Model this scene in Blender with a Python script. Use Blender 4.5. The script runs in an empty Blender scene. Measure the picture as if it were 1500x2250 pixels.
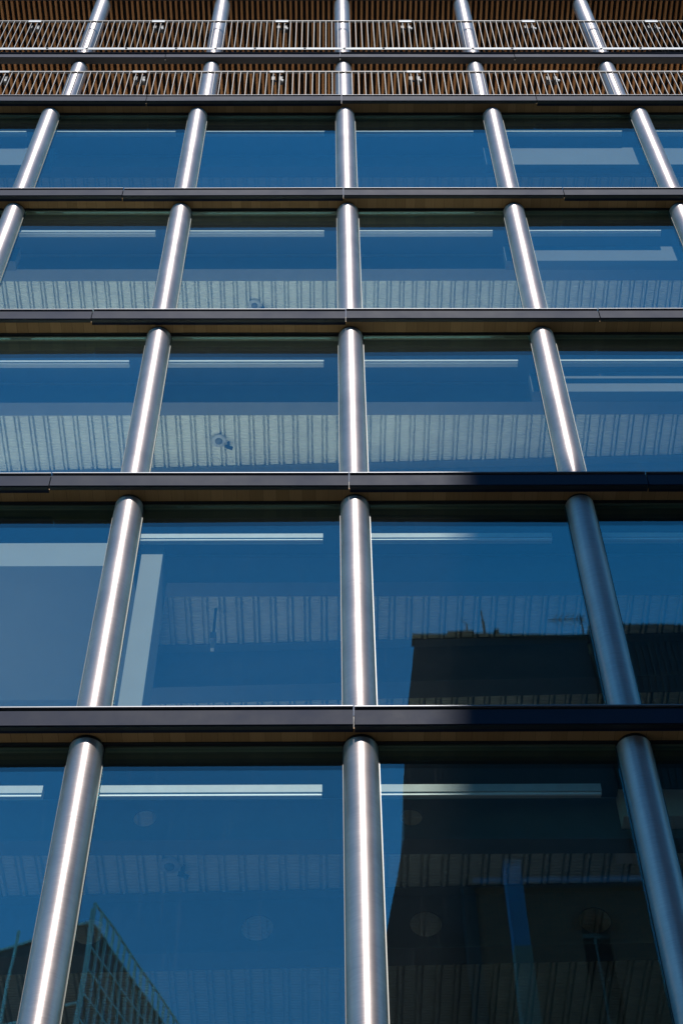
import bpy, math, random
from mathutils import Vector, Matrix
random.seed(7)
scene = bpy.context.scene
R = math.radians
GZ = 1.6                      # eye height: every level below is measured from the eye, then lifted by GZ

# ------------------------------------------------------------------ camera
cam_d = bpy.data.cameras.new('camera'); cam = bpy.data.objects.new('camera', cam_d)
scene.collection.objects.link(cam); scene.camera = cam
cam_d.sensor_fit = 'VERTICAL'; cam_d.sensor_height = 36.0; cam_d.sensor_width = 24.0
cam_d.lens = 3450 / 2250 * 36.0
cam_d.clip_start = 0.1; cam_d.clip_end = 2000
_p, _y, _r = R(54.221), R(0.722), R(-0.724)
F_ = Vector((math.sin(_y)*math.cos(_p), math.cos(_y)*math.cos(_p), math.sin(_p)))
r0 = Vector((math.cos(_y), -math.sin(_y), 0)); u0 = r0.cross(F_)
R_ = math.cos(_r)*r0 + math.sin(_r)*u0; U_ = math.cos(_r)*u0 - math.sin(_r)*r0
m = Matrix((R_, U_, -F_)).transposed().to_4x4(); m.translation = Vector((-0.275, 0, GZ))
cam.matrix_world = m

# ------------------------------------------------------------------ sky and sun
SUN_AZ, SUN_EL = R(2.8), R(45.6)            # azimuth measured from the street side (-Y) towards +X
S = Vector((math.sin(SUN_AZ)*math.cos(SUN_EL), -math.cos(SUN_AZ)*math.cos(SUN_EL), math.sin(SUN_EL)))
world = bpy.data.worlds.new('World'); scene.world = world; world.use_nodes = True
wn = world.node_tree.nodes; wl = world.node_tree.links; wn.clear()
sky = wn.new('ShaderNodeTexSky'); sky.sky_type = 'NISHITA'; sky.sun_disc = False
sky.sun_elevation = SUN_EL; sky.sun_rotation = math.atan2(S.x, S.y)
sky.air_density = 1.0; sky.dust_density = 0.0; sky.ozone_density = 4.0; sky.altitude = 300
bg = wn.new('ShaderNodeBackground'); bg.inputs['Strength'].default_value = 0.15
wo = wn.new('ShaderNodeOutputWorld'); sat = wn.new('ShaderNodeMix'); sat.data_type = 'RGBA'; sat.blend_type = 'MULTIPLY'; sat.inputs[0].default_value = 1
sat.inputs[7].default_value = (0.33, 0.90, 1.08, 1)       # the deep polarised blue of the photograph's clear sky
wl.new(sky.outputs[0], sat.inputs[6]); wl.new(sat.outputs[2], bg.inputs[0]); wl.new(bg.outputs[0], wo.inputs[0])
sl = bpy.data.lights.new('sun', 'SUN'); sl.energy = 5.0; sl.angle = R(1.2); sl.color = (1.0, 0.95, 0.89)
so = bpy.data.objects.new('sun', sl); scene.collection.objects.link(so)
so.rotation_euler = S.to_track_quat('Z', 'Y').to_euler(); so.location = (0, -30, 60)
vs = scene.view_settings; vs.view_transform = 'Standard'; vs.look = 'None'; vs.gamma = 1; vs.exposure = 0.3
scene.cycles.max_bounces = 10; scene.cycles.transparent_max_bounces = 16
scene.cycles.glossy_bounces = 5; scene.cycles.diffuse_bounces = 4
scene.cycles.caustics_reflective = False; scene.cycles.caustics_refractive = False
scene.cycles.sample_clamp_indirect = 4.0

# ------------------------------------------------------------------ materials
def mat(name, col, rough=0.6, metal=0.0, noise=0.0, nscale=4.0, spec=0.5, bump=0.0, bscale=40.0, rvar=0.0):
    M = bpy.data.materials.new(name); M.use_nodes = True
    nt = M.node_tree; b = nt.nodes['Principled BSDF']
    b.inputs['Base Color'].default_value = (*col, 1); b.inputs['Roughness'].default_value = rough
    b.inputs['Metallic'].default_value = metal; b.inputs['Specular IOR Level'].default_value = spec
    tc = nt.nodes.new('ShaderNodeTexCoord')
    if noise or rvar:
        n = nt.nodes.new('ShaderNodeTexNoise'); n.inputs['Scale'].default_value = nscale
        n.inputs['Detail'].default_value = 6; n.inputs['Roughness'].default_value = 0.65
        nt.links.new(tc.outputs['Object'], n.inputs['Vector'])
        if noise:
            r = nt.nodes.new('ShaderNodeMapRange'); r.inputs[1].default_value = 0.25; r.inputs[2].default_value = 0.75
            r.inputs[3].default_value = 1-noise; r.inputs[4].default_value = 1+noise
            nt.links.new(n.outputs[0], r.inputs[0])
            mx = nt.nodes.new('ShaderNodeVectorMath'); mx.operation = 'SCALE'; mx.inputs[0].default_value = col
            nt.links.new(r.outputs[0], mx.inputs['Scale']); nt.links.new(mx.outputs[0], b.inputs['Base Color'])
        if rvar:
            r2 = nt.nodes.new('ShaderNodeMapRange'); r2.inputs[1].default_value = 0.3; r2.inputs[2].default_value = 0.7
            r2.inputs[3].default_value = rough-rvar; r2.inputs[4].default_value = rough+rvar
            nt.links.new(n.outputs[0], r2.inputs[0]); nt.links.new(r2.outputs[0], b.inputs['Roughness'])
    if bump:
        n2 = nt.nodes.new('ShaderNodeTexNoise'); n2.inputs['Scale'].default_value = bscale; n2.inputs['Detail'].default_value = 4
        nt.links.new(tc.outputs['Object'], n2.inputs['Vector'])
        bp = nt.nodes.new('ShaderNodeBump'); bp.inputs['Strength'].default_value = bump; bp.inputs['Distance'].default_value = 0.01
        nt.links.new(n2.outputs[0], bp.inputs['Height']); nt.links.new(bp.outputs[0], b.inputs['Normal'])
    return M

def steel_mat():
    # bead-blasted / brushed stainless tube: grain runs round the tube, so highlights stretch along its length
    M = bpy.data.materials.new('brushed_stainless'); M.use_nodes = True
    nt = M.node_tree; b = nt.nodes['Principled BSDF']; L = nt.links.new
    b.inputs['Metallic'].default_value = 1.0
    b.inputs['Anisotropic'].default_value = 0.80
    tg = nt.nodes.new('ShaderNodeTangent'); tg.direction_type = 'RADIAL'; tg.axis = 'Z'
    L(tg.outputs[0], b.inputs['Tangent']); b.inputs['Anisotropic Rotation'].default_value = 0.25
    tc = nt.nodes.new('ShaderNodeTexCoord'); oi = nt.nodes.new('ShaderNodeObjectInfo')
    mp = nt.nodes.new('ShaderNodeMapping'); mp.inputs['Scale'].default_value = (3, 3, 60)
    ad = nt.nodes.new('ShaderNodeVectorMath'); ad.operation = 'ADD'
    L(tc.outputs['Object'], ad.inputs[0]); L(oi.outputs['Random'], ad.inputs[1]); L(ad.outputs[0], mp.inputs['Vector'])
    n = nt.nodes.new('ShaderNodeTexNoise'); n.inputs['Scale'].default_value = 3; n.inputs['Detail'].default_value = 5
    L(mp.outputs[0], n.inputs['Vector'])
    n2 = nt.nodes.new('ShaderNodeTexNoise'); n2.inputs['Scale'].default_value = 2.2; n2.inputs['Detail'].default_value = 7
    L(ad.outputs[0], n2.inputs['Vector'])
    mx = nt.nodes.new('ShaderNodeMath'); mx.operation = 'ADD'; L(n.outputs[0], mx.inputs[0]); L(n2.outputs[0], mx.inputs[1])
    r = nt.nodes.new('ShaderNodeMapRange'); r.inputs[1].default_value = 0.7; r.inputs[2].default_value = 1.3
    r.inputs[3].default_value = 0.43; r.inputs[4].default_value = 0.54; L(mx.outputs[0], r.inputs[0]); L(r.outputs[0], b.inputs['Roughness'])
    c = nt.nodes.new('ShaderNodeMapRange'); c.inputs[1].default_value = 0.7; c.inputs[2].default_value = 1.3
    c.inputs[3].default_value = 0.36; c.inputs[4].default_value = 0.50; L(mx.outputs[0], c.inputs[0])
    cb = nt.nodes.new('ShaderNodeCombineColor'); 
    for i, k in enumerate((1.02, 0.90, 0.875)):
        mm = nt.nodes.new('ShaderNodeMath'); mm.operation = 'MULTIPLY'; mm.inputs[1].default_value = k
        L(c.outputs[0], mm.inputs[0]); L(mm.outputs[0], cb.inputs[i])
    L(cb.outputs[0], b.inputs['Base Color'])
    # the blasted surface also scatters part of the light widely; faint dents let the streak waver
    b2 = nt.nodes.new('ShaderNodeBsdfPrincipled'); b2.inputs['Metallic'].default_value = 1.0; b2.inputs['Roughness'].default_value = 0.62
    L(cb.outputs[0], b2.inputs['Base Color'])
    nb = nt.nodes.new('ShaderNodeTexNoise'); nb.inputs['Scale'].default_value = 1.6; nb.inputs['Detail'].default_value = 3; L(ad.outputs[0], nb.inputs['Vector'])
    bp = nt.nodes.new('ShaderNodeBump'); bp.inputs['Strength'].default_value = 0.12; bp.inputs['Distance'].default_value = 0.03
    L(nb.outputs[0], bp.inputs['Height']); L(bp.outputs[0], b.inputs['Normal'])
    ms = nt.nodes.new('ShaderNodeMixShader'); ms.inputs[0].default_value = 0.22
    L(b.outputs[0], ms.inputs[1]); L(b2.outputs[0], ms.inputs[2]); L(ms.outputs[0], nt.nodes['Material Output'].inputs[0])
    return M

def glass_mat():
    # coated double glazing: Schlick reflection over tinted transmission, the same from both sides
    M = bpy.data.materials.new('coated_glass'); M.use_nodes = True
    nt = M.node_tree; L = nt.links.new; nt.nodes.clear()
    g = nt.nodes.new('ShaderNodeNewGeometry')
    dt = nt.nodes.new('ShaderNodeVectorMath'); dt.operation = 'DOT_PRODUCT'
    L(g.outputs['Incoming'], dt.inputs[0]); L(g.outputs['True Normal'], dt.inputs[1])
    ab = nt.nodes.new('ShaderNodeMath'); ab.operation = 'ABSOLUTE'; L(dt.outputs['Value'], ab.inputs[0])
    iv = nt.nodes.new('ShaderNodeMath'); iv.operation = 'SUBTRACT'; iv.inputs[0].default_value = 1; L(ab.outputs[0], iv.inputs[1])
    pw = nt.nodes.new('ShaderNodeMath'); pw.operation = 'POWER'; pw.inputs[1].default_value = 5; L(iv.outputs[0], pw.inputs[0])
    oi = nt.nodes.new('ShaderNodeObjectInfo')                 # the coating differs a little from pane to pane
    f0 = nt.nodes.new('ShaderNodeMapRange'); f0.inputs[3].default_value = 0.092; f0.inputs[4].default_value = 0.132; L(oi.outputs['Random'], f0.inputs[0])
    f1 = nt.nodes.new('ShaderNodeMath'); f1.operation = 'SUBTRACT'; f1.inputs[0].default_value = 1; L(f0.outputs[0], f1.inputs[1])
    ma = nt.nodes.new('ShaderNodeMath'); ma.operation = 'MULTIPLY_ADD'; L(f1.outputs[0], ma.inputs[1]); L(f0.outputs[0], ma.inputs[2])
    L(pw.outputs[0], ma.inputs[0])
    tr = nt.nodes.new('ShaderNodeBsdfTransparent'); tr.inputs[0].default_value = (0.955, 1.0, 0.98, 1)
    gl = nt.nodes.new('ShaderNodeBsdfGlossy'); gl.inputs['Color'].default_value = (0.40, 0.93, 1.0, 1); gl.inputs['Roughness'].default_value = 0.0
    tc = nt.nodes.new('ShaderNodeTexCoord')
    n = nt.nodes.new('ShaderNodeTexNoise'); n.inputs['Scale'].default_value = 0.6; n.inputs['Detail'].default_value = 2
    L(tc.outputs['Object'], n.inputs['Vector'])
    bp = nt.nodes.new('ShaderNodeBump'); bp.inputs['Strength'].default_value = 0.08; bp.inputs['Distance'].default_value = 0.02
    L(n.outputs[0], bp.inputs['Height']); L(bp.outputs[0], gl.inputs['Normal'])
    mx = nt.nodes.new('ShaderNodeMixShader'); L(ma.outputs[0], mx.inputs[0]); L(tr.outputs[0], mx.inputs[1]); L(gl.outputs[0], mx.inputs[2])
    # a little street dust and dried drips on the pane
    df = nt.nodes.new('ShaderNodeBsdfDiffuse'); df.inputs[0].default_value = (0.55, 0.6, 0.6, 1)
    nd = nt.nodes.new('ShaderNodeTexNoise'); nd.inputs['Scale'].default_value = 9; nd.inputs['Detail'].default_value = 9; nd.inputs['Roughness'].default_value = 0.8
    L(tc.outputs['Object'], nd.inputs['Vector'])
    rd = nt.nodes.new('ShaderNodeMapRange'); rd.inputs[1].default_value = 0.66; rd.inputs[2].default_value = 0.8; rd.inputs[3].default_value = 0.003; rd.inputs[4].default_value = 0.12
    L(nd.outputs[0], rd.inputs[0])
    mpd = nt.nodes.new('ShaderNodeMapping'); mpd.inputs['Scale'].default_value = (7, 1, 0.35); L(tc.outputs['Object'], mpd.inputs['Vector'])
    nr = nt.nodes.new('ShaderNodeTexNoise'); nr.inputs['Scale'].default_value = 3; nr.inputs['Detail'].default_value = 5; L(mpd.outputs[0], nr.inputs['Vector'])
    rr = nt.nodes.new('ShaderNodeMapRange'); rr.inputs[1].default_value = 0.58; rr.inputs[2].default_value = 0.78; rr.inputs[3].default_value = 0.0; rr.inputs[4].default_value = 0.006; L(nr.outputs[0], rr.inputs[0])
    sm = nt.nodes.new('ShaderNodeMath'); sm.operation = 'ADD'; L(rd.outputs[0], sm.inputs[0]); L(rr.outputs[0], sm.inputs[1])
    m2 = nt.nodes.new('ShaderNodeMixShader'); L(sm.outputs[0], m2.inputs[0]); L(mx.outputs[0], m2.inputs[1]); L(df.outputs[0], m2.inputs[2])
    o = nt.nodes.new('ShaderNodeOutputMaterial'); L(m2.outputs[0], o.inputs[0])
    return M

def timber_mat(name, a, b_, plank, gap=0.03):
    # boards laid across the soffit, each board its own tone, grain running into the building
    M = bpy.data.materials.new(name); M.use_nodes = True
    nt = M.node_tree; b = nt.nodes['Principled BSDF']; L = nt.links.new
    b.inputs['Roughness'].default_value = 0.55; b.inputs['Specular IOR Level'].default_value = 0.3
    tc = nt.nodes.new('ShaderNodeTexCoord'); sp = nt.nodes.new('ShaderNodeSeparateXYZ'); L(tc.outputs['Object'], sp.inputs[0])
    dv = nt.nodes.new('ShaderNodeMath'); dv.operation = 'DIVIDE'; dv.inputs[1].default_value = plank; L(sp.outputs[0], dv.inputs[0])
    fl = nt.nodes.new('ShaderNodeMath'); fl.operation = 'FLOOR'; L(dv.outputs[0], fl.inputs[0])
    fr = nt.nodes.new('ShaderNodeMath'); fr.operation = 'FRACT'; L(dv.outputs[0], fr.inputs[0])
    wh = nt.nodes.new('ShaderNodeTexWhiteNoise'); wh.noise_dimensions = '2D'
    oi = nt.nodes.new('ShaderNodeObjectInfo'); cv = nt.nodes.new('ShaderNodeCombineXYZ'); L(fl.outputs[0], cv.inputs[0]); L(oi.outputs['Random'], cv.inputs[1])
    L(cv.outputs[0], wh.inputs['Vector'])
    mp = nt.nodes.new('ShaderNodeMapping'); mp.inputs['Scale'].default_value = (45, 3, 3); L(tc.outputs['Object'], mp.inputs['Vector'])
    n = nt.nodes.new('ShaderNodeTexNoise'); n.inputs['Scale'].default_value = 1; n.inputs['Detail'].default_value = 6; n.inputs['Distortion'].default_value = 0.6
    L(mp.outputs[0], n.inputs['Vector'])
    av = nt.nodes.new('ShaderNodeMath'); av.operation = 'MULTIPLY_ADD'; av.inputs[1].default_value = 0.6; L(wh.outputs['Value'], av.inputs[0])
    n3 = nt.nodes.new('ShaderNodeMath'); n3.operation = 'MULTIPLY'; n3.inputs[1].default_value = 0.5; L(n.outputs[0], n3.inputs[0]); L(n3.outputs[0], av.inputs[2])
    mx = nt.nodes.new('ShaderNodeMix'); mx.data_type = 'RGBA'; mx.inputs[6].default_value = (*a, 1); mx.inputs[7].default_value = (*b_, 1)
    L(av.outputs[0], mx.inputs[0])
    gp = nt.nodes.new('ShaderNodeMath'); gp.operation = 'GREATER_THAN'; gp.inputs[1].default_value = gap; L(fr.outputs[0], gp.inputs[0])
    m3 = nt.nodes.new('ShaderNodeMix'); m3.data_type = 'RGBA'; m3.inputs[6].default_value = (0.008, 0.006, 0.004, 1)
    L(gp.outputs[0], m3.inputs[0]); L(mx.outputs[2], m3.inputs[7]); L(m3.outputs[2], b.inputs['Base Color'])
    return M

def deck_mat():
    M = mat('galvanised_deck', (0.93, 0.92, 0.79), 0.5, 0.0, 0.18, 1.6)
    nt = M.node_tree; b = nt.nodes['Principled BSDF']; L = nt.links.new
    tc = nt.nodes.new('ShaderNodeTexCoord')
    w = nt.nodes.new('ShaderNodeTexWave'); w.bands_direction = 'Y'; w.inputs['Scale'].default_value = 7.0; w.inputs['Distortion'].default_value = 0.0
    L(tc.outputs['Object'], w.inputs['Vector'])
    bp = nt.nodes.new('ShaderNodeBump'); bp.inputs['Strength'].default_value = 0.8; bp.inputs['Distance'].default_value = 0.009
    L(w.outputs['Fac'], bp.inputs['Height']); L(bp.outputs[0], b.inputs['Normal'])
    return M

def brick_mat():
    M = bpy.data.materials.new('red_brickwork'); M.use_nodes = True
    nt = M.node_tree; b = nt.nodes['Principled BSDF']; L = nt.links.new
    b.inputs['Roughness'].default_value = 0.9
    tc = nt.nodes.new('ShaderNodeTexCoord'); mp = nt.nodes.new('ShaderNodeMapping'); mp.inputs['Rotation'].default_value = (R(90), 0, 0)
    L(tc.outputs['Object'], mp.inputs['Vector'])
    br = nt.nodes.new('ShaderNodeTexBrick'); br.inputs['Color1'].default_value = (0.55, 0.17, 0.085, 1); br.inputs['Color2'].default_value = (0.34, 0.10, 0.06, 1)
    br.inputs['Mortar'].default_value = (0.12, 0.10, 0.09, 1); br.inputs['Scale'].default_value = 1.0
    br.inputs['Brick Width'].default_value = 0.225; br.inputs['Row Height'].default_value = 0.075; br.inputs['Mortar Size'].default_value = 0.008
    L(mp.outputs[0], br.inputs['Vector']); L(br.outputs[0], b.inputs['Base Color'])
    return M

M = dict(
    steel=steel_mat(), glass=glass_mat(),
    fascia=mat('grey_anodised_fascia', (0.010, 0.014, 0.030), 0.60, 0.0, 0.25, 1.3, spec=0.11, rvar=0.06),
    black=mat('black_painted_metal', (0.012, 0.012, 0.013), 0.5, 0, 0.2, 6),
    edge=mat('raw_aluminium_edge', (0.16, 0.165, 0.18), 0.5, 0.5),
    glass_edge=mat('green_glass_edge', (0.11, 0.13, 0.09), 0.35, 0.0, 0.1),
    timber=timber_mat('larch_soffit_boards', (0.24, 0.125, 0.042), (0.44, 0.25, 0.10), 0.145, 0.015),
    slat=timber_mat('timber_slat', (0.46, 0.20, 0.065), (0.64, 0.31, 0.115), 0.115, 0.0),
    void=mat('black_soffit_membrane', (0.008, 0.008, 0.009), 0.9),
    galv=mat('galvanised_rail', (0.16, 0.155, 0.15), 0.5, 0.3, 0.25, 14),
    plate=mat('white_painted_plate', (0.32, 0.32, 0.32), 0.55, 0.0, 0.08, 9),
    deck=deck_mat(),
    plaster=mat('white_plasterboard', (0.72, 0.73, 0.72), 0.85, 0, 0.05, 2),
    shade=mat('grey_painted_board', (0.22, 0.23, 0.225), 0.85, 0, 0.06, 2),
    headbox=mat('off_white_headbox', (0.42, 0.43, 0.42), 0.7, 0, 0.10, 6),
    board=mat('blue_grey_board', (0.09, 0.10, 0.105), 0.85, 0, 0.08, 2),
    blind=mat('white_blind_fabric', (0.80, 0.81, 0.80), 0.7, 0, 0.04, 8),
    beam=mat('grey_painted_beam', (0.16, 0.17, 0.18), 0.55, 0.0, 0.12, 3),
    bounce_floor=mat('pale_bounce_floor', (0.92, 0.91, 0.86), 0.8, 0, 0.02, 2),  # colour set very pale so it throws sunlight up onto ceilings
    terrace=mat('pale_terrace_paving', (0.55, 0.52, 0.48), 0.8, 0, 0.1, 3),
    dark_floor=mat('darkened_floor', (0.08, 0.08, 0.082), 0.8, 0, 0.12, 2),  # colour darkened so the decks above look unlit
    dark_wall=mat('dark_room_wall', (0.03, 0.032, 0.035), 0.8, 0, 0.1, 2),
    asphalt=mat('asphalt', (0.05, 0.05, 0.052), 0.9, 0, 0.25, 30, bump=0.4, bscale=120),
    paving=mat('grey_paving', (0.44, 0.42, 0.39), 0.85, 0, 0.15, 6),
    line=mat('road_paint', (0.75, 0.74, 0.70), 0.7, 0, 0.12, 12),
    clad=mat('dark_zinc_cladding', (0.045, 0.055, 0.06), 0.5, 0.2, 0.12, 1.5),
    brick=brick_mat(), stone=mat('pale_stone', (0.36, 0.34, 0.31), 0.8, 0, 0.12, 5),
    zinc=mat('blue_grey_zinc', (0.20, 0.30, 0.42), 0.35, 0.6, 0.12, 3),
    blue=mat('sky_tinted_metal', (0.10, 0.34, 0.66), 0.4, 0.0, 0.08, 3),  # blue put into the colour in place of reflected sky
    dark_glass=mat('dark_window_glass', (0.02, 0.028, 0.03), 0.05, 0.0, spec=0.7),
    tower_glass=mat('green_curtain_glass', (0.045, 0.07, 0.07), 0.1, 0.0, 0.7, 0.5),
    mullion=mat('pale_mullion', (0.88, 0.88, 0.85), 0.5, 0.0),
    roofing=mat('roofing_felt', (0.08, 0.08, 0.08), 0.9, 0, 0.2, 3),
)

# ------------------------------------------------------------------ mesh helpers
class MB:
    def __init__(s): s.v = []; s.f = []; s.mi = []; s.sm = []
    def quad(s, pts, mi=0, smooth=False):
        i = len(s.v); s.v += [tuple(p) for p in pts]; s.f.append(tuple(range(i, i+len(pts)))); s.mi.append(mi); s.sm.append(smooth)
    def box(s, x0, x1, y0, y1, z0, z1, mi=0):
        i = len(s.v)
        s.v += [(x0,y0,z0),(x1,y0,z0),(x1,y1,z0),(x0,y1,z0),(x0,y0,z1),(x1,y0,z1),(x1,y1,z1),(x0,y1,z1)]
        for f in ((0,3,2,1),(4,5,6,7),(0,1,5,4),(1,2,6,5),(2,3,7,6),(3,0,4,7)):
            s.f.append(tuple(i+k for k in f)); s.mi.append(mi); s.sm.append(False)
        return s
    def tube(s, c, r, z0, z1, n=48, mi=0, caps=True, a0=0, a1=2*math.pi, r_in=None):
        i = len(s.v)
        for k in range(n):
            a = 2*math.pi*k/n; x = c[0]+r*math.cos(a); y = c[1]+r*math.sin(a); s.v += [(x,y,z0),(x,y,z1)]
        for k in range(n):
            j = (k+1) % n
            s.f.append((i+2*k, i+2*j, i+2*j+1, i+2*k+1)); s.mi.append(mi); s.sm.append(True)
        if caps:                                               # caps on vertices of their own, so the side stays true
            i2 = len(s.v); s.v += s.v[i:i+2*n]
            s.f.append(tuple(i2+2*k for k in reversed(range(n)))); s.mi.append(mi); s.sm.append(False)
            s.f.append(tuple(i2+2*k+1 for k in range(n))); s.mi.append(mi); s.sm.append(False)
        return s
    def bar(s, a, b, w, mi=0):
        # square bar between two points
        a = Vector(a); b = Vector(b); d = (b-a).normalized()
        u = d.orthogonal().normalized()*w/2; t = d.cross(u)
        i = len(s.v)
        for p in (a, b): s.v += [tuple(p+u+t), tuple(p-u+t), tuple(p-u-t), tuple(p+u-t)]
        for f in ((0,1,2,3),(7,6,5,4),(0,4,5,1),(1,5,6,2),(2,6,7,3),(3,7,4,0)):
            s.f.append(tuple(i+k for k in f)); s.mi.append(mi); s.sm.append(False)
        return s
    def prism(s, poly, y0, y1, mi=0):
        # polygon in XZ extruded along Y
        n = len(poly)
        s.quad([(x, y0, z) for x, z in poly], mi); s.quad([(x, y1, z) for x, z in reversed(poly)], mi)
        for k in range(n):
            (x0, z0), (x1, z1) = poly[k], poly[(k+1) % n]
            s.quad([(x0,y0,z0),(x0,y1,z0),(x1,y1,z1),(x1,y0,z1)], mi)
        return s
    def build(s, name, mats, parent=None, loc=None, bevel=0):
        me = bpy.data.meshes.new(name); me.from_pydata(s.v, [], s.f)
        for mt in (mats if isinstance(mats, (list, tuple)) else [mats]): me.materials.append(mt)
        me.polygons.foreach_set('material_index', s.mi); me.polygons.foreach_set('use_smooth', s.sm)
        me.update()
        o = bpy.data.objects.new(name, me); scene.collection.objects.link(o)
        if parent: o.parent = parent
        if loc: o.location = loc
        if bevel:
            b = o.modifiers.new('bevel', 'BEVEL'); b.width = bevel; b.segments = 2; b.limit_method = 'ANGLE'
        return o

def tag(o, label=None, cat=None, group=None, kind=None):
    if label: o['label'] = label
    if cat: o['category'] = cat
    if group: o['group'] = group
    if kind: o['kind'] = kind
    return o
def empty(name, loc, label=None, cat=None, group=None):
    o = bpy.data.objects.new(name, None); o.empty_display_size = 0.3; o.location = loc
    scene.collection.objects.link(o); return tag(o, label, cat, group)
def copy(o, parent=None, loc=None):
    c = o.copy(); scene.collection.objects.link(c); c.parent = parent
    if loc is not None: c.location = loc
    return c

# ------------------------------------------------------------------ measures
B = 2.5; H = 3.808; RC = 0.162
YF, YC, YG, YU = 9.90, 10.17, 10.16, 10.636     # fascia face, column axis, glass line, upper column axis
def lip(k): return 10.43 + (k-1)*H + GZ         # underside of the fascia at level k
FH = 0.25                                       # fascia depth
IX = range(-4, 6)                               # column lines
XL, XR = -4*B - 0.9, 5*B + 0.9
Z6 = 29.17 + GZ                                 # underside of the set-back fascia
Z7 = 32.98 + GZ

# ------------------------------------------------------------------ ground
g = MB().box(-600, 600, -600, 600, -0.6, -0.15); tag(g.build('ground', M['asphalt']), kind='structure')
g = MB().box(-60, 60, -4.3, 4.3, -0.15, -0.146+0.0); tag(g.build('road', M['asphalt']), kind='structure')
g = MB().box(-60, 60, 4.3, 22.5, -0.15, 0.0); tag(g.build('pavement', M['paving'], bevel=0.02), kind='structure')
g = MB().box(-60, 60, -5.85, -4.3, -0.15, 0.0); tag(g.build('far_pavement', M['paving'], bevel=0.02), kind='structure')
g = MB()
for i in range(-14, 15): g.box(i*4-1, i*4+1, -0.05, 0.05, -0.146, -0.142)
tag(g.build('lane_marking', M['line']), kind='structure')

# ------------------------------------------------------------------ the office building
bld = empty('office_building', (0, 10.0, 0), 'modern office block with round stainless columns, dark fascia bands and wide blue-reflecting windows', 'building')
bld_inv = Matrix.Translation((0, -10.0, 0))
def part(mb, name, mats, bevel=0, loc=(0, 0, 0)):
    o = mb.build(name, mats, bld, (loc[0], loc[1]-10.0, loc[2]), bevel); return o

JO = -0.06                                      # fascia joints every 3.31 m
def fascia(z, yf, deep, first=True):
    # one folded metal panel per joint bay: cap edge, black recess, face, black underside
    mb = MB(); w = 3.31/2 - 0.006
    mb.box(-w, w, 0.0-0.012, 0.10, FH-0.012, FH, 1)           # thin bare cap edge
    mb.box(-w, w, 0.018, 0.10, FH-0.050, FH-0.0122, 2)        # recess, its shade put into the black colour
    mb.box(-w, w, 0.0, 0.10, 0.012, FH-0.0502, 0)             # face
    mb.box(-w, w, 0.012, 0.055, 0.0, 0.0118, 2)               # underside return, coloured black for its shade
    return mb
proto_f = None
def place_fascias(z, yf):
    global proto_f
    for n in range(-4, 5):
        x = JO + (n+0.5)*3.31
        if x-1.7 > XR or x+1.7 < XL: continue
        if proto_f is None:
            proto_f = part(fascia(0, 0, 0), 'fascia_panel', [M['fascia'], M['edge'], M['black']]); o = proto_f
        else: o = copy(proto_f, bld)
        o.location = (x, yf-10.0, z); o.rotation_euler = (R(random.uniform(-0.12, 0.12)), 0, R(random.uniform(-0.10, 0.10)))
    mb = MB().box(XL, XR, yf+0.101, yf+0.13, z+0.03, z+FH-0.03)
    part(mb, 'fascia_backing', M['black'])

def deck_mesh(x0, x1, y0, y1, z):
    mb = MB(); p = 0.2; n = int((x1-x0)/p); pts = []
    for i in range(n):
        x = x0+i*p
        pts += [(x, z), (x+0.112, z), (x+0.118, z+0.065), (x+0.138, z+0.065), (x+0.143, z-0.015), (x+0.170, z-0.015), (x+0.175, z+0.065), (x+0.194, z+0.065)]
    pts.append((x0+n*p, z))
    for a, b in zip(pts, pts[1:]):
        mb.quad([(a[0],y0,a[1]),(a[0],y1,a[1]),(b[0],y1,b[1]),(b[0],y0,b[1])])
    return mb

def beam_mesh(x0, x1, z0, z1, pitch, hr, fl, offs, cz=None):
    # I-beam along X, web with round openings, flanges; local Y = 0 at web
    mb = MB(); t = 0.008; cz = cz if cz is not None else (z0+z1)/2
    n = int((x1-x0)/pitch)
    for i in range(n+1):
        a = x0+i*pitch; b = min(a+pitch, x1); cx = a+pitch/2 
        if b-a < pitch*0.99:
            mb.box(a, b, -t, t, z0, z1); continue
        N = 40; ring = []; rect = []
        for k in range(N):
            th = 2*math.pi*(k+0.5)/N; c, s_ = math.cos(th), math.sin(th)
            ring.append((cx+hr*c, cz+hr*s_))
            sx = (pitch/2)/abs(c) if abs(c) > 1e-6 else 1e9
            sz = ((z1-cz) if s_ > 0 else (cz-z0))/abs(s_) if abs(s_) > 1e-6 else 1e9
            q = min(sx, sz); rect.append((cx+q*c, cz+q*s_))
        # snap the nearest rectangle points to its corners
        for X in (a, b):
            for Z in (z0, z1):
                j = min(range(N), key=lambda k: (rect[k][0]-X)**2+(rect[k][1]-Z)**2); rect[j] = (X, Z)
        for k in range(N):
            j = (k+1) % N
            for y in (-t, t):
                mb.quad([(ring[k][0],y,ring[k][1]),(rect[k][0],y,rect[k][1]),(rect[j][0],y,rect[j][1]),(ring[j][0],y,ring[j][1])])
            mb.quad([(ring[k][0],-t,ring[k][1]),(ring[j][0],-t,ring[j][1]),(ring[j][0],t,ring[j][1]),(ring[k][0],t,ring[k][1])])
    mb.box(x0, x1, -fl/2, fl/2, z0-0.022, z0); mb.box(x0, x1, -fl/2, fl/2, z1, z1+0.018)
    return mb

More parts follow.
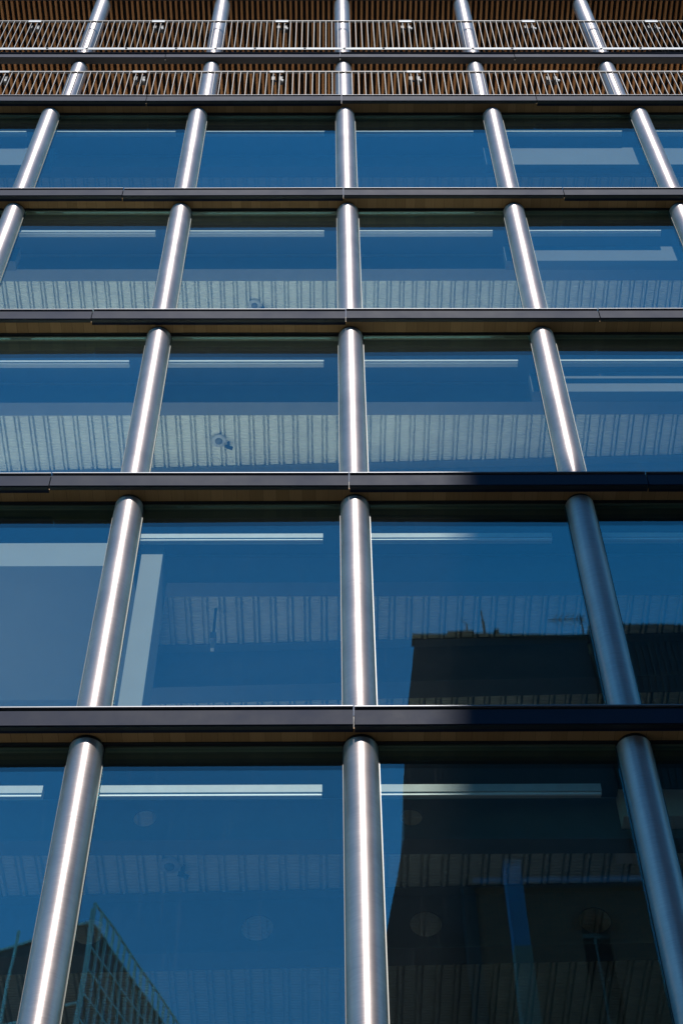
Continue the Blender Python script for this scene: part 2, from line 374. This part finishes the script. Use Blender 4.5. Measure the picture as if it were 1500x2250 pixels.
# ---- columns, one per storey and grid line
def column_mesh(h):
    mb = MB(); mb.tube((0, 0), RC, 0, h-0.045, 64, 0, True)
    mb.tube((0, 0), RC-0.012, h-0.045, h, 48, 1, False)       # shadow-gap collar at the head
    return mb
proto_c = part(column_mesh(H-FH+0.01), 'column', [M['steel'], M['black']])
first = True
for k in range(0, 6):
    for i in IX:
        if k == 0 and not (-2 <= i <= 2): continue
        o = proto_c if first else copy(proto_c, bld); first = False
        o.location = (i*B, YC-10.0, lip(k)-H+FH if k > 0 else lip(0)-H+FH); o.rotation_euler = (0, 0, random.uniform(0, 6.28))
# ---- bands, soffits, slabs
for k in range(0, 6):
    L = lip(k); place_fascias(L, YF)
    part(MB().box(XL, XR, YF+0.056, YF+0.215, L+0.012, L+0.03), 'timber_soffit', M['timber'])
    part(MB().box(XL, XR, YF+0.2155, YG+0.06, L+0.002, L+0.05), 'shadow_gap', M['void'])
    if k < 5:
        part(MB().box(XL, XR, YF+0.131, 22, L+0.20, L+FH-0.004), 'floor_slab', M['bounce_floor' if k in (2, 3) else 'dark_floor'])  # pale on two storeys to bounce light up, darkened elsewhere to dim decks
    else:
        part(MB().box(XL, XR, YF+0.131, 22, L+0.20, L+FH-0.004), 'terrace_floor', M['terrace'])
    part(deck_mesh(XL+0.4, XR-0.4, 10.90, 21.8, L+0.125), 'ceiling_deck', M['deck'])
    part(MB().box(XL, XR, YG+0.062, 10.90, L+0.06, L+0.10), 'perimeter_shade_sheet', M['dark_wall'])  # dark sheet added so the ceiling edge behind the glass looks shaded
    # perimeter cellular beam, then a second, slightly skewed one deeper in the room
    b1 = part(beam_mesh(XL+0.5, XR-0.5, -0.46, 0.10, 2.5, 0.105 if k == 1 else 0.002, 0.20, 0, -0.12), 'ceiling_beam', M['beam'], loc=(-0.37, 10.98, L))
    b2 = part(beam_mesh(XL+0.5, XR-0.5, -0.62, 0.10, 1.66, 0.158 if k == 1 else 0.002, 0.26, 0, -0.25), 'ceiling_beam', M['beam'], loc=(0.27, 12.36, L))
    b2.rotation_euler = (0, 0, R(-1.6))
for k in range(0, 6):
    part(MB().box(XL, XR, 21.8, 22.0, lip(k)-H+FH, lip(k)+0.19), 'core_wall', M['plaster' if k in (3, 4) else 'dark_wall'])  # white only on the storeys whose decks should catch more bounced light
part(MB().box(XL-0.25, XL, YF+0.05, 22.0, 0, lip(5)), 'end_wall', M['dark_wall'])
part(MB().box(XR, XR+0.25, YF+0.05, 22.0, 0, lip(5)), 'end_wall', M['dark_wall'])

# ---- windows, one per bay and storey: pane + frame
def window():
    w = B/2 - RC - 0.004; z0, z1 = 0.0, H-FH+0.0
    gl = MB().box(-w, w, 0.0, 0.028, z0+0.012, z1-0.022)
    fr = MB()
    fr.box(-w, w, -0.012, 0.05, z1-0.0215, z1-0.006, 0)           # bare head edge
    fr.box(-w, w, -0.012, 0.05, z0, z0+0.0115, 1)
    fr.box(-w-0.014, -w-0.0002, -0.010, 0.05, z0, z1-0.006, 1); fr.box(w+0.0002, w+0.014, -0.010, 0.05, z0, z1-0.006, 1)
    fr.box(-w, -w+0.004, -0.004, -0.0005, z0+0.02, z1-0.03, 0)
    return gl, fr
gl, fr = window(); pw = pf = None
for k in range(0, 6):
    for i in list(IX)[:-1]:
        if k == 0 and not (-3 <= i <= 2): continue
        z = lip(k)-H+FH
        if pw is None:
            pw = part(gl, 'window', M['glass']); pf = fr.build('window_frame', [M['glass_edge'], M['black']], pw); o = pw
        else:
            o = copy(pw, bld); copy(pf, o)
        o.location = ((i+0.5)*B, YG-10.0, z)
        o.rotation_euler = (R(random.uniform(-0.14, 0.14)), 0, R(random.uniform(-0.16, 0.16)))

# ---- plaster bulkheads, partition, plasterboard ceiling
for k, za, zb in ((3, -0.93, -0.45), (4, -1.07, -0.61), (5, -1.40, -0.70)):
    L = lip(k); part(MB().box(2.31, XR-0.3, 10.45, 10.60, L+za, L+zb), 'plaster_bulkhead', M['board'])
for k, za, zb in ((4, -1.07, -0.61), (5, -1.40, -0.70)):
    L = lip(k); part(MB().box(XL+0.3, -4.86, 10.45, 10.60, L+za, L+zb), 'plaster_bulkhead', M['board'])
L = lip(1); part(MB().box(2.44, XR-0.3, 10.80, 11.45, L-0.28, L+0.124), 'plaster_bulkhead', M['plaster'])
# unseen floor sheets added: dark ones dim right-hand ceilings, pale one brightens left ceiling
for k in (2, 3):
    part(MB().box(2.45 if k == 2 else 3.4, XR-0.3, YG+0.07, 21.7, lip(k)+FH-0.003, lip(k)+FH+0.006), 'added_dark_floor', M['dark_wall'])
part(MB().box(XL+0.3, -2.3, YG+0.07, 21.7, lip(1)+FH-0.003, lip(1)+FH+0.006), 'added_bounce_floor', M['bounce_floor'])
L = lip(2)
mb = MB().box(XL+0.3, -2.39, 10.34, 12.28, L-0.87, L-0.46)
part(mb, 'plasterboard_ceiling', M['shade'])
part(MB().box(-2.32, -2.09, 10.36, 10.86, L-H+FH, L-0.45), 'partition_wall', M['shade'])

# ------------------------------------------------------------------ roller blind boxes, one per bay
def blind_box():
    w = 2.02/2
    a = MB().box(-w, w, 0, 0.09, 0.030, 0.120); b = MB().box(-w+0.004, w-0.004, 0.012, 0.03, 0.0, 0.0298)
    return a, b
ROW = {1: 'lowest window row', 2: 'second lowest window row', 3: 'middle window row', 4: 'fourth window row up', 5: 'top window row'}
BAY = {-3: 'leftmost bay', -2: 'second bay left of middle column', -1: 'first bay left of middle column', 0: 'first bay right of middle column', 1: 'second bay right of middle column', 2: 'rightmost bay'}
pr = None
for k in range(1, 6):
    for i in range(-3, 3):
        if k <= 4 and i in (-3, 2): continue
        if (k == 2 and i < -1) or (k == 1 and i > 0): continue
        lab = 'white blind headbox behind glass, %s, %s' % (ROW[k], BAY[i])
        if pr is None:
            a, b = blind_box(); r = empty('roller_blind', (0, 0, 0)); pa = a.build('headbox', M['headbox'], r); pb = b.build('hem_bar', M['blind'], r); pr = r
        else:
            r = pr.copy(); scene.collection.objects.link(r)
            for c in (pa, pb): copy(c, r)
        tag(r, lab, 'roller blind', 'white blind boxes behind the windows')
        r.location = (i*B + 1.14, 10.24, lip(k) - 0.53); r.scale = (1, 1, 0.40 if k >= 3 else 0.85 if k == 2 else 1)

# ------------------------------------------------------------------ ceiling fittings
def lathe(mb, prof, n=28, mi=0):
    i = len(mb.v)
    for r, z in prof:
        for k in range(n): mb.v.append((r*math.cos(2*math.pi*k/n), r*math.sin(2*math.pi*k/n), z))
    for a in range(len(prof)-1):
        for k in range(n):
            j = (k+1) % n
            mb.f.append((i+a*n+k, i+(a+1)*n+k, i+(a+1)*n+j, i+a*n+j)); mb.mi.append(mi); mb.sm.append(True)
    return mb
def detector(x, y, z, label):
    t = empty('smoke_detector', (x, y, z), label, 'smoke detector', 'round detectors on the ceilings')
    lathe(MB(), [(0.001, -0.0), (0.10, 0.0), (0.10, 0.02), (0.085, 0.045), (0.001, 0.045)]).build('base', M['plaster'], t)
    lathe(MB(), [(0.001, -0.035), (0.035, -0.033), (0.05, -0.015), (0.052, -0.0005)]).build('sensor_head', M['beam'], t)
    MB().bar((0.13, 0.05, -0.06), (0.13, 0.05, 0.06), 0.03).bar((0.09, 0.05, -0.05), (0.19, 0.07, -0.08), 0.045).build('bracket', M['black'], t)
detector(-1.86, 11.86, lip(1)+0.075, 'round white smoke detector under ribbed ceiling in the lowest window row')
detector(-1.80, 11.85, lip(3)+0.075, 'round white smoke detector under bright ribbed ceiling in the third window row up')
detector(-1.45, 11.80, lip(4)+0.075, 'small round smoke detector under ribbed ceiling in the fourth window row up')
t = empty('ceiling_luminaire', (-1.62, 11.75, lip(2)-0.42), 'small white lamp head on a dark drop rod behind the second row glass', 'lamp')
MB().box(-0.035, 0.035, -0.05, 0.05, -0.05, 0.06).build('lamp_head', M['plate'], t, bevel=0.006)
MB().bar((0, 0, 0.06), (0, 0, 0.54), 0.022).build('drop_rod', M['black'], t)
MB().box(-0.02, 0.02, -0.03, 0.02, -0.20, -0.052).build('shade_fin', M['blind'], t)

# ------------------------------------------------------------------ set-back balcony storeys
YB = 10.40                                         # fascia face of the set-back storey
place_fascias(Z6, YB)
place_fascias(Z7, YB+0.02)
for z, yb in ((Z6, YB), (Z7, YB+0.02)):
    part(MB().box(XL, XR, yb+0.131, 16.0, z+0.20, z+FH-0.004), 'balcony_slab', M['terrace'])
    part(MB().box(XL, XR, yb+0.056, yb+0.13, z+0.0, z+0.03), 'soffit_edge_trim', M['black'])
def slats(z, y0, y1f):
    mb = MB(); p = 0.1145; x = XL+0.3
    while x < XR-0.3:
        y1 = y1f(x)
        mb.box(x, x+0.046, y0, y1, z+0.035, z+0.135); x += p
    mb.box(XL+0.29, XR-0.29, y0-0.003, 13.24, z+0.1345, z+0.16, 1)
    return mb
part(slats(Z6, YB+0.135, lambda x: 13.2), 'slatted_soffit', [M['slat'], M['void']])
part(slats(Z7, YB+0.155, lambda x: 12.35 if x < 3.2 else 12.35-0.21*(x-3.2)), 'slatted_soffit', [M['slat'], M['void']])
hu = Z6 - (lip(5)+FH)
pcu = part(column_mesh(hu+0.03), 'column', [M['steel'], M['black']])
zc7 = Z6 + FH
pcv = part(column_mesh(Z7-zc7+0.03), 'column', [M['steel'], M['black']])
def sleeve(h):
    # thin protective half-shell clipped on the foot of the tube
    mb = MB(); n = 22; r0_, r1_ = RC+0.002, RC+0.008
    A = [R(-90-56 + 112*k/n) for k in range(n+1)]
    for k in range(n):
        a, b = A[k], A[k+1]; P = lambda r, t, z: (r*math.cos(t), r*math.sin(t), z)
        mb.quad([P(r1_,a,0),P(r1_,b,0),P(r1_,b,h),P(r1_,a,h)], 0, True)
        mb.quad([P(r0_,a,h),P(r1_,a,h),P(r1_,b,h),P(r0_,b,h)]); mb.quad([P(r0_,b,0),P(r1_,b,0),P(r1_,a,0),P(r0_,a,0)])
    for t in (A[0], A[-1]): mb.quad([(r0_*math.cos(t), r0_*math.sin(t), 0), (r1_*math.cos(t), r1_*math.sin(t), 0), (r1_*math.cos(t), r1_*math.sin(t), h), (r0_*math.cos(t), r0_*math.sin(t), h)])
    return mb
psl = None
for n_, i in enumerate(IX):
    c1 = pcu if n_ == 0 else copy(pcu, bld); c1.location = (i*B, YU-10.0, lip(5)+FH-0.004); c1.rotation_euler = (0, 0, random.uniform(0, 6))
    c2 = pcv if n_ == 0 else copy(pcv, bld); c2.location = (i*B, YU-10.0, zc7-0.004)
    if psl is None: psl = sleeve(1.62).build('column_sleeve', M['steel'], c2); 
    else: copy(psl, c2)
# back walls of the balcony storeys
part(MB().box(XL, XR, 13.25, 13.4, lip(5)+FH, Z6+0.13), 'balcony_wall', M['dark_wall'])
mb = MB(); mb.quad([(XL,12.9,zc7),(3.2,12.4,zc7),(3.2,12.4,Z7+0.13),(XL,12.9,Z7+0.13)]); mb.quad([(3.2,12.4,zc7),(XR,10.95,zc7),(XR,10.95,Z7+0.13),(3.2,12.4,Z7+0.13)])
part(mb, 'balcony_wall', M['dark_wall'])

# ---- railings: one section per bay, each with rails, balusters and the junction plate
def railing(name, z0, z1, y, plate_h, base):
    secs = []
    proto = None; p = 2.448/21
    for n in range(-3, 4):
        xc = n*2.448 + 0.02
        if proto is None:
            t = empty(name, (xc, y, z0)); h = z1-z0
            kids = [MB().box(-1.219, 1.219, -0.018, 0.018, h-0.028, h).build('top_rail', M['galv'], t)]
            bm_ = MB().box(-0.005, 0.005, -0.013, 0.013, 0.0, h-0.0285)
            b0 = bm_.build('baluster', M['galv'], t, (-10*p, 0, 0)); kids.append(b0)
            for q in range(-9, 11):
                b = copy(b0, t, (q*p, 0, 0)); kids.append(b)
            # junction plate with two small dark spot brackets
            kids.append(MB().box(-0.125+1.224, 0.125+1.224, -0.026, -0.0205, h-plate_h, h-0.004).build('junction_plate', M['plate'], t))
            for q in (-0.06, 0.075):
                kids.append(MB().box(1.224+q-0.03, 1.224+q+0.03, 0.03, 0.13, h-0.30, h-0.06).bar((1.224+q+0.02, 0.06, h-0.30), (1.224+q+0.06, 0.02, h-0.40), 0.025).build('spot_bracket', M['black'], t))
            kids.append(MB().box(1.224+0.085, 1.224+0.125, 0.0, 0.03, h-0.42, h-0.37).build('bracket_tip', M['plate'], t))
            if base:
                bb = MB().box(-1.222, 1.222, -0.030, -0.0205, 0.0, 0.10)
                kids.append(bb.build('base_rail', M['plate'], t))
                for q in range(-1, 2):
                    l = lathe(MB(), [(0.0005, 0.012), (0.022, 0.012), (0.022, 0.0)], 14).build('bolt', M['black'], t)
                    l.rotation_euler = (R(90), 0, 0); l.location = (q*0.75, -0.0302, 0.05); kids.append(l)
            proto = (t, kids)
        else:
            t = proto[0].copy(); scene.collection.objects.link(t); t.location = (xc, y, z0)
            for c in proto[1]: copy(c, t)
        secs.append((n, t))
    return secs
PLACE = {-3: 'at the left edge', -2: 'second from the left', -1: 'left of the middle column', 0: 'crossing the middle column', 1: 'right of the middle column', 2: 'second from the right', 3: 'at the right edge'}
for n, t in railing('balcony_railing', lip(5)+FH+0.0, 27.46+GZ, 10.06, 0.085, False):
    tag(t, 'slim grey railing section on the lower balcony, ' + PLACE[n], 'railing', 'railing sections of the lower balcony')
for n, t in railing('balcony_railing', 29.40+GZ, 31.10+GZ, 10.36, 0.11, True):
    tag(t, 'grey upper balcony railing section with bolted base rail, ' + PLACE[n], 'railing', 'railing sections of the upper balcony')

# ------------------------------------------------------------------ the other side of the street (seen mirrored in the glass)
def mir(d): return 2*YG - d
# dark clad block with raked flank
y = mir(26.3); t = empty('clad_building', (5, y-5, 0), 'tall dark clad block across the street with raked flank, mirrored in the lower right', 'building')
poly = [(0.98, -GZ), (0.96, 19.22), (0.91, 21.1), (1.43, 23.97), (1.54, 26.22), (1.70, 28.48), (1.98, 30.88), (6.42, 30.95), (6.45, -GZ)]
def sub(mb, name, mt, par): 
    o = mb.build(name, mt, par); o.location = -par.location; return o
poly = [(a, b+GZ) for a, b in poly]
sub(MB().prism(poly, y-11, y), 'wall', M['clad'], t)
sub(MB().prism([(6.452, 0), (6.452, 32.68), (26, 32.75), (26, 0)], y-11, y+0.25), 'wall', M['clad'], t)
mb = MB(); x = 6.5
while x < 26: mb.box(x, x+0.05, y+0.2505, y+0.30, 18, 32.66); x += 0.16
sub(mb, 'cladding_rib', M['clad'], t)
sub(MB().box(2.0, 6.4, y+0.0005, y+0.03, 29.6, 29.63), 'panel_joint', M['black'], t)
sub(MB().box(1.9, 6.44, y-0.3, y+0.06, 32.50, 32.60), 'coping', M['roofing'], t)
a = empty('roof_mast', (3.34, y+0.03, 32.6), 'thin bent whip aerial on the dark block roof, left of the two masts', 'mast')
MB().bar((0,0,0),(0,0,0.42),0.03).bar((0,0,0.42),(-0.14,0,0.62),0.025).build('rod', M['black'], a); MB().box(-0.5,0.15,-0.1,0.1,-0.02,0.03).build('foot', M['black'], a)
a = empty('roof_mast', (3.78, y+0.03, 32.6), 'straight tapering mast on the dark block roof, right of the bent aerial', 'mast')
MB().bar((0,0,0),(0,0,0.6),0.05).bar((0,0,0.6),(-0.02,0,0.98),0.03).build('rod', M['black'], a); MB().box(0.25,0.38,-0.1,0.1,-0.02,0.1).build('foot', M['black'], a)
a = empty('tv_aerial', (6.35, y+0.03, 32.6), 'spiky television aerial on the dark block roof beside the ribbed part', 'aerial')
MB().bar((0,0,0),(0,0,0.75),0.035).build('mast_rod', M['black'], a)
mb = MB().bar((0.1,0,0.6),(-0.85,0,0.55),0.03)
for q in range(6): mb.bar((0.0-q*0.15, 0, 0.6-q*0.008), (0.16-q*0.15, 0, 0.84-q*0.008), 0.018).bar((0.0-q*0.15, 0, 0.6-q*0.008), (0.16-q*0.15, 0, 0.36-q*0.008), 0.018)
mb.build('boom', M['black'], a)

# brick house with arched window
y = mir(25.0); t = empty('brick_house', (8, y-3, 0), 'dark red brick house with an arched window across the street, mirrored bottom right', 'house')
zt = 21.55+GZ
wx0, wx1, ws, wz = 4.77, 5.36, 17.9+GZ, 20.40+GZ       # arched opening
mb = MB()
arc = [((wx0+wx1)/2 + (wx1-wx0)/2*math.cos(math.pi-math.pi*k/12), wz + 0.36*math.sin(math.pi*k/12)) for k in range(13)]
mb.box(2.75, wx0, y-0.4, y, 0, zt); mb.box(wx1, 16, y-0.4, y, 0, zt); mb.box(wx0, wx1, y-0.4, y, 0, ws)
for k in range(12):
    (xa, za), (xb, zb) = arc[k], arc[k+1]
    mb.quad([(xa, y, za), (xb, y, zb), (xb, y, zt), (xa, y, zt)]); mb.quad([(xa, y-0.4, za), (xa, y, za), (xb, y, zb), (xb, y-0.4, zb)])
sub(mb, 'wall', M['brick'], t)
wv = sub(MB().box(wx0, wx1, y-0.22, y-0.20, ws, wz+0.36), 'window', M['dark_glass'], t)
MB().box(wx0, wx1, y-0.198, y-0.15, wz-0.03, wz+0.03).box((wx0+wx1)/2-0.02, (wx0+wx1)/2+0.02, y-0.198, y-0.16, ws, wz-0.0305).build('glazing_bar', M['plate'], wv)
mb = MB()
for k in range(15):
    th = math.pi*(1-(k+0.5)/15); cx = (wx0+wx1)/2; c, s_ = math.cos(th), math.sin(th)
    mb.bar((cx+0.31*c, y+0.012, wz+0.37*s_), (cx+0.50*c, y+0.012, wz+0.60*s_), 0.055)
sub(mb, 'brick_arch', M['brick'], t)
sub(MB().box(2.70, 16, y+0.001, y+0.16, zt-0.02, zt+0.12), 'gutter', M['zinc'], t)
sub(MB().box(2.75, 16, y-1.0, y-0.01, zt+0.122, zt+0.16), 'roof', M['roofing'], t)
sub(MB().box(2.50, 2.749, y-0.5, y+0.05, 0, zt+0.35), 'downpipe_pier', M['clad'], t)
# metal flue shaft standing in front of the brick
y = mir(23.0); t = empty('flue_shaft', (3.26, y-0.2, 0), 'tall slim blue grey metal shaft rising in front of the brick house', 'flue')
sub(MB().box(3.10, 3.42, y-0.35, y, 0, 18.44+GZ), 'lower_casing', M['stone'], t)
sub(MB().box(3.105, 3.415, y-0.345, y-0.005, 18.4402+GZ, 20.43+GZ), 'upper_casing', M['blue'], t)  # blue colour imitates a sky reflection
sub(MB().box(3.09, 3.43, y-0.36, y+0.01, 20.4302+GZ, 20.50+GZ), 'cap', M['zinc'], t)

# glass tower, turned, with its roof terrace rail
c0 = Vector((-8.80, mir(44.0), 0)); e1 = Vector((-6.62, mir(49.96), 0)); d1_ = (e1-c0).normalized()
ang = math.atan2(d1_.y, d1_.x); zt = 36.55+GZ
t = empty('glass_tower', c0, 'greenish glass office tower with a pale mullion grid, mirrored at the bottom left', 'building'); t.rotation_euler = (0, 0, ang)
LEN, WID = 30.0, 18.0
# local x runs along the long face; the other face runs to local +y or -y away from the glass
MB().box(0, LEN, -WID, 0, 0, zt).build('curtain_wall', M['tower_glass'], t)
mb = MB()
for q in range(0, 61): mb.box(q*0.5-0.03, q*0.5+0.03, 0.0005, 0.10, 0, zt+0.9)
for q in range(0, 34): mb.box(0, LEN, 0.0005, 0.08, zt-q*1.0-0.04, zt-q*1.0+0.04)
mb.box(0, LEN, 0.0, 0.06, zt+0.86, zt+0.94)
mb.build('mullion_grid', M['mullion'], t)
mb = MB()
for q in range(0, 12): mb.box(-0.08, -0.0005, -q*1.5-0.05, -q*1.5+0.05, 0, zt+0.6)
for q in range(0, 12): mb.box(-0.06, -0.0005, -WID, 0, zt-q*3.4-0.05, zt-q*3.4+0.05)
mb.build('side_mullion', M['mullion'], t)
mb = MB().box(3, 22, -11, -4, zt+0.0005, zt+2.2); mb.build('plant_room', M['clad'], t)
